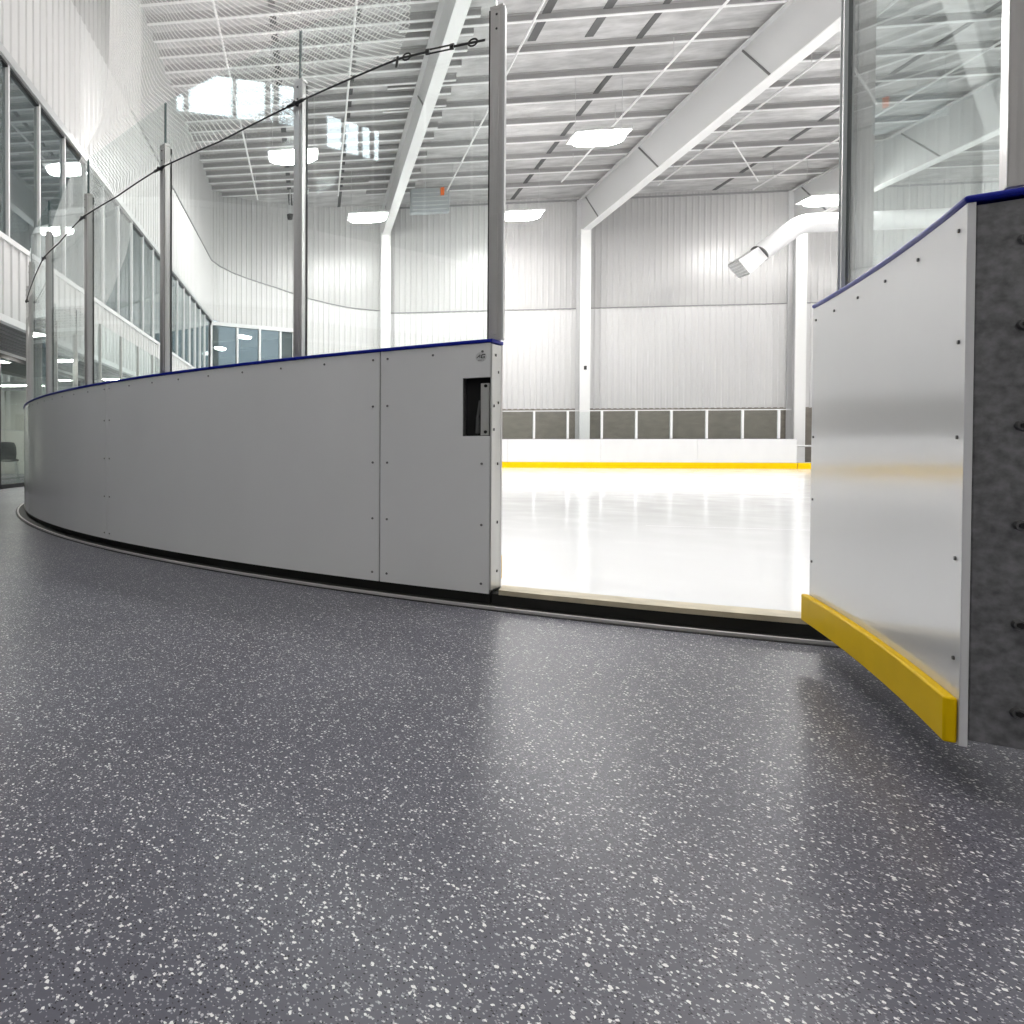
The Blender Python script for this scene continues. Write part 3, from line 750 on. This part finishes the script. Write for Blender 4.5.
# ------------------------------------------------------------------ glass and posts on the curve
POST_A = [-113.64, -120.75, -128.4, -135.85, -142.95, -150.3]
PO = -.055
ORD = ['the end post at the rink opening', 'the second glass post from the opening', 'the third glass post from the opening', 'the fourth glass post from the opening', 'the fifth glass post from the opening', 'the sixth glass post, at the left edge of the curve']
def post(path, s, label, z1=2.52, wdt=.050, dep=.075, o=PO, side=1, z0=1.127, gasket=True, group=None, mat='aluminium', cover=False, gs=1):
    q = path.at(s, o); t = thing('glass_post', (q[0], q[1], z0), label, 'post', group)
    c = Vector((q[0], q[1], (z0 + z1) / 2)); tg = path.tangent(s) ; nr = path.normal(s); up_ = Vector((0, 0, 1)); hz = (z1 - z0) / 2
    b = MB()   # extruded profile: clamping bar outside, box behind
    b.obox(c + nr * (dep / 2 - .005), tg, nr, up_, wdt / 2, .005, hz)
    b.obox(c - nr * .006, tg, nr, up_, wdt / 2 - .003, dep / 2 - .006, hz)
    b.obox(c + nr * (dep / 2 + .002), tg, nr, up_, wdt * .2, .003, hz - .02)
    b.build('post_profile', mat, t, bevel=.0012)
    if gasket:
        MB().obox(c - nr * (dep / 2 + .004) * gs, tg, nr, up_, wdt / 2 + .001, .005, hz - .01).build('gasket', 'black_rubber', t)
    if cover:
        MB().obox(c + tg * (wdt / 2 + .004), tg, nr, up_, .004, dep / 2 + .004, hz).build('cover_strip', 'steel_white', t)
        MB().obox(c - tg * (wdt / 2 + .002), tg, nr, up_, .004, dep / 2 - .004, hz).build('gasket', 'black_rubber', t)
    MB().obox(Vector((c.x, c.y, z1 + .004)), tg, nr, up_, wdt / 2 + .002, dep / 2 + .002, .006).build('top_cap', 'aluminium', t)
    for zz in (z1 - .03, z1 - .09):
        MB().tube([Vector((c.x, c.y, zz)) + nr * (dep / 2 + .004), Vector((c.x, c.y, zz)) + nr * (dep / 2 + .008)], .0045, 8).build('bolt', 'dark_steel', t)
    return t
def pane(path, s0, s1, label, z0=1.13, z1=2.79, o=PO, group=None, mat='clear_glass'):
    a = Vector((*path.at(s0, o), 0)); b_ = Vector((*path.at(s1, o), 0)); d = (b_ - a).normalized(); n = Vector((-d.y, d.x, 0)); a += d * .004; b_ -= d * .004
    vs = []
    for p in (a, b_):
        for k in (-1, 1):
            for z in (z0, z1): vs.append((p.x + n.x * .006 * k, p.y + n.y * .006 * k, z))
    B = MB(); B.add(vs, [(0, 1, 5, 4), (2, 6, 7, 3)], 0); B.add(vs, [(0, 2, 3, 1), (4, 5, 7, 6)], 1); B.add(vs, [(1, 3, 7, 5), (0, 4, 6, 2)], 0)
    o_ = B.build('rink_glass', [mat, 'glass_edge']); return tag(o_, label, 'glass', group)
for i, a_ in enumerate(POST_A):
    post(NEAR, a_, ['tall aluminium post standing at the end of the boards beside the opening', 'aluminium glass post second from the opening', 'aluminium glass post third from the opening', 'aluminium glass post fourth from the opening', 'aluminium glass post fifth from the opening', 'aluminium glass post at the left edge of the curve'][i], z1=2.52, wdt=.05, dep=.045, cover=i == 0, gasket=i > 0)
for i in range(5):
    pane(NEAR, POST_A[i], POST_A[i + 1], 'clear glass pane between %s and %s' % (ORD[i].replace(' from the opening', ''), ['the next post', 'the third post', 'the fourth post', 'the fifth post', 'the left edge post'][i]))
back_a = [-150.3, -157.7, -165.1, -172.5, -180]
for i in range(4):
    post(NEAR, back_a[i + 1] + (.3 if i == 3 else 0), 'slim glass post round the back of the curve', wdt=.04, gasket=False, group='posts round the back of the curve')
    pane(NEAR, back_a[i], back_a[i + 1], 'clear glass pane round the back of the curve', group='panes round the back of the curve')
ly = [0.0] + [1.14 + 1.22 * k for k in range(5)]
for i in range(1, len(ly)):
    post(LEFT, ly[i], 'slim glass post on the straight left side, seen through the curved glass', z1=2.9, wdt=.035, dep=.05, gasket=False, group='slim posts on the straight left side')
    pane(LEFT, ly[i - 1], ly[i], 'clear glass pane on the straight left side under the overhang', z1=2.92, group='panes on the straight left side')
# far side glass
fxp = [FX0 - CX + FXS * k for k in range(8)]
for i, x in enumerate(fxp):
    post(FAR, x, 'white post of the low glass screen on the far boards', z1=2.12, wdt=.07, dep=.06, o=-.05, gasket=False, group='posts of the far glass screen')
for i in range(-3, 7):
    a = fxp[0] + FXS * i
    pane(FAR, a, a + FXS, 'clear low glass pane on the far boards', z1=2.1, o=-.05, group='panes of the far glass screen')
for o in [o for o in scene.objects if o.name.startswith('glass_post') and o.get('group') == 'posts of the far glass screen']:
    for c in o.children:
        if c.data.materials and c.name.startswith(('post_profile', 'top_cap')): c.data.materials[0] = MATS['frame_white']
tag(MB().box(CX - 1, 16.45, FARY - .08, FARY - .03, 2.12, 2.15).build('screen_rail', 'frame_white'), 'thin white rail along the top of the far glass screen', 'rail')
# fixed glass right of the opening, behind the gate
post(NEAR, -105.0, 'aluminium post seen through the gate glass, standing on the boards behind the gate', wdt=.068, dep=.075, z1=3.6, gasket=False)
pane(NEAR, -104.85, -97.3, 'clear glass pane on the boards right behind the open gate', z1=3.6)
post(NEAR, -97.3, 'aluminium glass post right of the gate, outside the picture', z1=3.6)
pane(NEAR, -97.3, -90, 'clear glass pane farther right of the gate, outside the picture', z1=3.6)

# cable with turnbuckle and clips
ctab = [(-113.9, 2.385), (-116.7, 2.43), (-118.7, 2.415), (-120.75, 2.40), (-124.4, 2.365), (-128.4, 2.375), (-132, 2.345), (-135.85, 2.355), (-139.5, 2.30), (-142.95, 2.30), (-147, 2.20), (-150.3, 2.14)]
def cz(a): return lerp_tab([(-x, z) for x, z in ctab], -a)
CO = -.008
t = thing('net_cable', (*NEAR.at(-120.75, CO), 2.44), 'dark steel cable strung along the glass posts with a turnbuckle near the opening', 'cable')
MB().tube([(*NEAR.at(-116.0 - 34.3 * k / 60, CO), cz(-116.0 - 34.3 * k / 60)) for k in range(61)], .005, 6).build('cable', 'cable_dark', t)
def cp_(a, dz=0): return Vector((*NEAR.at(a, CO), cz(a) + dz))
b = MB(); b.tube([cp_(-114.95, .009), cp_(-115.75, .009)], .004, 6); b.tube([cp_(-114.95, -.009), cp_(-115.75, -.009)], .004, 6)
b.tube([cp_(-114.9), cp_(-115.02)], .013, 8); b.tube([cp_(-115.68), cp_(-115.8)], .013, 8); b.build('turnbuckle', 'cable_dark', t)
MB().tube([cp_(-113.95), cp_(-114.95)], .0055, 6).build('rod', 'cable_dark', t); MB().tube([cp_(-115.75), cp_(-116.3)], .0055, 6).build('rod', 'cable_dark', t)
def loop(a, r):
    c = cp_(a); tg = NEAR.tangent(a); return [c + tg * r * math.cos(k * math.pi / 6) + Vector((0, 0, r * .8 * math.sin(k * math.pi / 6))) for k in range(13)]
MB().tube(loop(-114.32, .018), .004, 6).build('hook', 'cable_dark', t); MB().tube(loop(-116.45, .018), .004, 6).build('eye', 'cable_dark', t)
MB().tube([cp_(-116.75, .01), cp_(-116.8, -.035)], .006, 6).build('clip', 'cable_dark', t)
for a_ in POST_A[1:]:
    MB().tube([cp_(a_ - .35), cp_(a_ + .35)], .009, 8).build('clip', 'cable_dark', t)
    MB().tube([Vector((*NEAR.at(a_, CO - .02), cz(a_))), Vector((*NEAR.at(a_, CO + .014), cz(a_)))], .009, 8).build('clip', 'cable_dark', t)

# net hanging above the glass
prof = [(0, None), (.25, 7.50), (.75, 7.44), (1.2, 7.22), (1.75, 6.98), (2.25, 6.86), (2.7, 6.77), (3.2, 6.73), (4.0, 6.71), (6.0, 6.70), (8.3, 6.70)]
A0, A1, NS = -116.8, -184, 120
vs, uvs = [], []
for i in range(NS + 1):
    a_ = A0 + (A1 - A0) * i / NS
    zb = cz(max(a_, -150.3)); sc_ = NEAR.at(a_, 0)
    for dz, rr in prof:
        r_ = (R + CO) if rr is None else rr
        q = (CX + r_ * math.cos(math.radians(a_)), CY + r_ * math.sin(math.radians(a_)))
        # loose hang: the lower edge scallops a little between its ties
        z = zb + dz
        vs.append((*q, z)); uvs.append((math.radians(-a_) * 7.0, dz))
m_ = len(prof)
fs = [(i * m_ + k, (i + 1) * m_ + k, (i + 1) * m_ + k + 1, i * m_ + k + 1) for i in range(NS) for k in range(m_ - 1)]
me = bpy.data.meshes.new('net'); me.from_pydata(vs, [], fs); uvl = me.uv_layers.new(name='UVMap')
for lp_ in me.loops: uvl.data[lp_.index].uv = uvs[lp_.vertex_index]
me.materials.append(MATS['net_cord']); me.polygons.foreach_set('use_smooth', [True] * len(fs))
net = bpy.data.objects.new('protective_net', me); COL.objects.link(net); tag(net, 'pale mesh safety net hanging above the curved glass on the left', 'net')

# ------------------------------------------------------------------ the open gate
A = Vector((1.597, 2.262, 0)); B = Vector((1.199, 1.335, 0))
uD = (B - A).normalized(); nD = Vector((-uD.y, uD.x, 0))
if nD.x < 0: nD = -nD
RI = 7.585; half = (B - A).length / 2
cD = (A + B) / 2 - nD * math.sqrt(RI ** 2 - half ** 2)
DT = .135
GATE = Arc((cD.x, cD.y), RI)          # offset 0 = ice-side face, +DT = outer face
def ang(p): return math.degrees(math.atan2(p.y - cD.y, p.x - cD.x))
aA, aB = ang(A), ang(B)
sg = 1 if aB > aA else -1
def st(d): return math.degrees(d / RI) * sg
ZB = .102
g = thing('rink_gate', (A.x, A.y, 0), 'open white rink gate with yellow kick plate and blue cap, swung towards the viewer', 'gate')
MB().sweep(GATE, aA, aB, 0, .0115, ZB, 1.113).build('inner_panel', 'board_white', g, bevel=.001)
MB().sweep(GATE, aA, aB - st(.004), .013, DT - .014, ZB + .012, 1.108).build('steel_frame', 'galvanised', g, bevel=.002)
MB().sweep(GATE, aA, aB, DT - .012, DT, ZB, 1.113).build('outer_panel', 'board_white', g)
MB().sweep(GATE, aA, aB + st(.004), -.004, DT + .006, 1.114, 1.127).build('top_cap', 'cap_blue', g, bevel=.005)
MB().sweep(GATE, aA - st(.003), aB - st(.003), -.020, -.001, ZB + .002, ZB + .088).build('kick_plate', 'kick_yellow', g, bevel=.004)
sp = [(aA + (aB - aA) * u, 1.072) for u in (.03, .18, .36, .55, .75, .965)] + [(aB - st(.028), z) for z in (.86, .68, .45, .26)] + [(aA + st(.02), z) for z in (.70, .50, .30)]
add_screws(g, GATE, sp, o=0, outward=-1, r=.0045)
eb = GATE.tangent(aB) * sg
for z in (1.035, .882, .70, .52, .34, .18):
    q = Vector((*GATE.at(aB, .073), z)); MB().tube([q - eb * .006, q + eb * .004], [.011, .009], 8).build('bolt', 'screw_metal', g)
    MB().tube([q + eb * .003, q + eb * .007], .0055, 6).build('bolt', 'sticker_black', g)
post(GATE, aB - st(.022), 'wide aluminium post standing on the free end of the open gate', wdt=.04, dep=.075, o=.087, z0=1.132, z1=3.6, gasket=False)
post(GATE, aA + st(.044), 'aluminium post with a black gasket on the hinge end of the open gate', wdt=.010, dep=.018, o=.054, z0=1.128, z1=3.6, gs=-1, mat='frame_light')
pane(GATE, aA + st(.035), aB - st(.03), 'large clear greenish glass pane standing on the open gate', z0=1.134, z1=3.6, o=.068)

# ------------------------------------------------------------------ air duct on the far side
dz = 8.55; dy = 24.2
path_ = [(31.9, dy, dz), (16.95, dy, dz)]
for k in range(1, 7):
    a_ = math.radians(38) * k / 6; rr = .9; path_.append((16.95 - rr * math.sin(a_), dy, dz - rr * (1 - math.cos(a_))))
lx, lz = path_[-1][0], path_[-1][2]; dv = Vector((-math.cos(math.radians(38)), 0, -math.sin(math.radians(38))))
e = Vector((lx, dy, lz)) + dv * 1.3
path_.append(tuple(e))
t = thing('air_duct', (17.4, dy, dz), 'white round air duct bending down to a flared nozzle in front of the far wall', 'duct')
MB().tube(path_, .31, 24).build('duct_pipe', 'duct_white', t, smooth=False)
MB().tube([e - dv * .01, e + dv * .02], .32, 24).build('collar', 'splice_grey', t)
pv = Vector((dv.z, 0, -dv.x)).normalized(); yv = Vector((0, 1, 0))
s0 = e + dv * .05; s1 = e + dv * .85
vs = [s0 + pv * i * .25 + yv * j * .25 for i, j in ((-1, -1), (1, -1), (1, 1), (-1, 1))] + [s1 + pv * i * .31 + yv * j * .31 for i, j in ((-1, -1), (1, -1), (1, 1), (-1, 1))]
MB().add(vs, [(0, 1, 5, 4), (1, 2, 6, 5), (2, 3, 7, 6), (3, 0, 4, 7)]).build('nozzle', 'duct_white', t)
b = MB()
b.obox(s1 - dv * .02, dv, pv, yv, .01, .29, .29)
b.build('nozzle_back', 'frame_light', t)
for k in range(5):
    MB().obox(s1 + pv * (-.22 + .11 * k), dv, pv, yv, .04, .008, .29).build('louvre', 'frame_white', t)
for x in (20, 24, 28):
    MB().tube([(x, dy, dz + .31), (x, dy, EAVE + .05)], .012, 6).build('hanger_rod', 'steel_white', t)

# heater and camera near the far wall
t = thing('unit_heater', (4.3, 24.5, 9.9), 'flat grey louvred heater hanging under the ceiling beside the first rafter', 'heater')
MB().box(3.55, 4.95, 24.35, 24.6, 9.55, 10.45).build('casing', 'heater_grey', t, bevel=.02)
for k in range(5): MB().box(3.62, 4.88, 24.33, 24.352, 9.65 + .15 * k, 9.68 + .15 * k).build('louvre', 'frame_light', t)
MB().box(4.62, 4.74, 24.26, 24.34, 10.15, 10.42).build('valve', 'orange_tag', t)
MB().tube([(4.1, 24.5, 10.45), (4.1, 24.5, EAVE)], .015, 6).build('hanger_rod', 'steel_white', t)
t = thing('security_camera', (-.76, 23.3, 9.9), 'small dark dome camera hanging under the ceiling near the rounded corner', 'camera')
MB().tube([(-.95, 24.6, 9.6), (-.95, 24.6, 9.78)], [.09, .13], 12).build('dome', 'dark_steel', t); MB().tube([(-.95, 24.6, 9.78), (-.95, 24.6, EAVE)], .02, 8).build('stem', 'steel_white', t)
t.location = (-.95, 24.6, 9.78)
for c in t.children: c.matrix_parent_inverse = Matrix.Translation((.95, -24.6, -9.78))
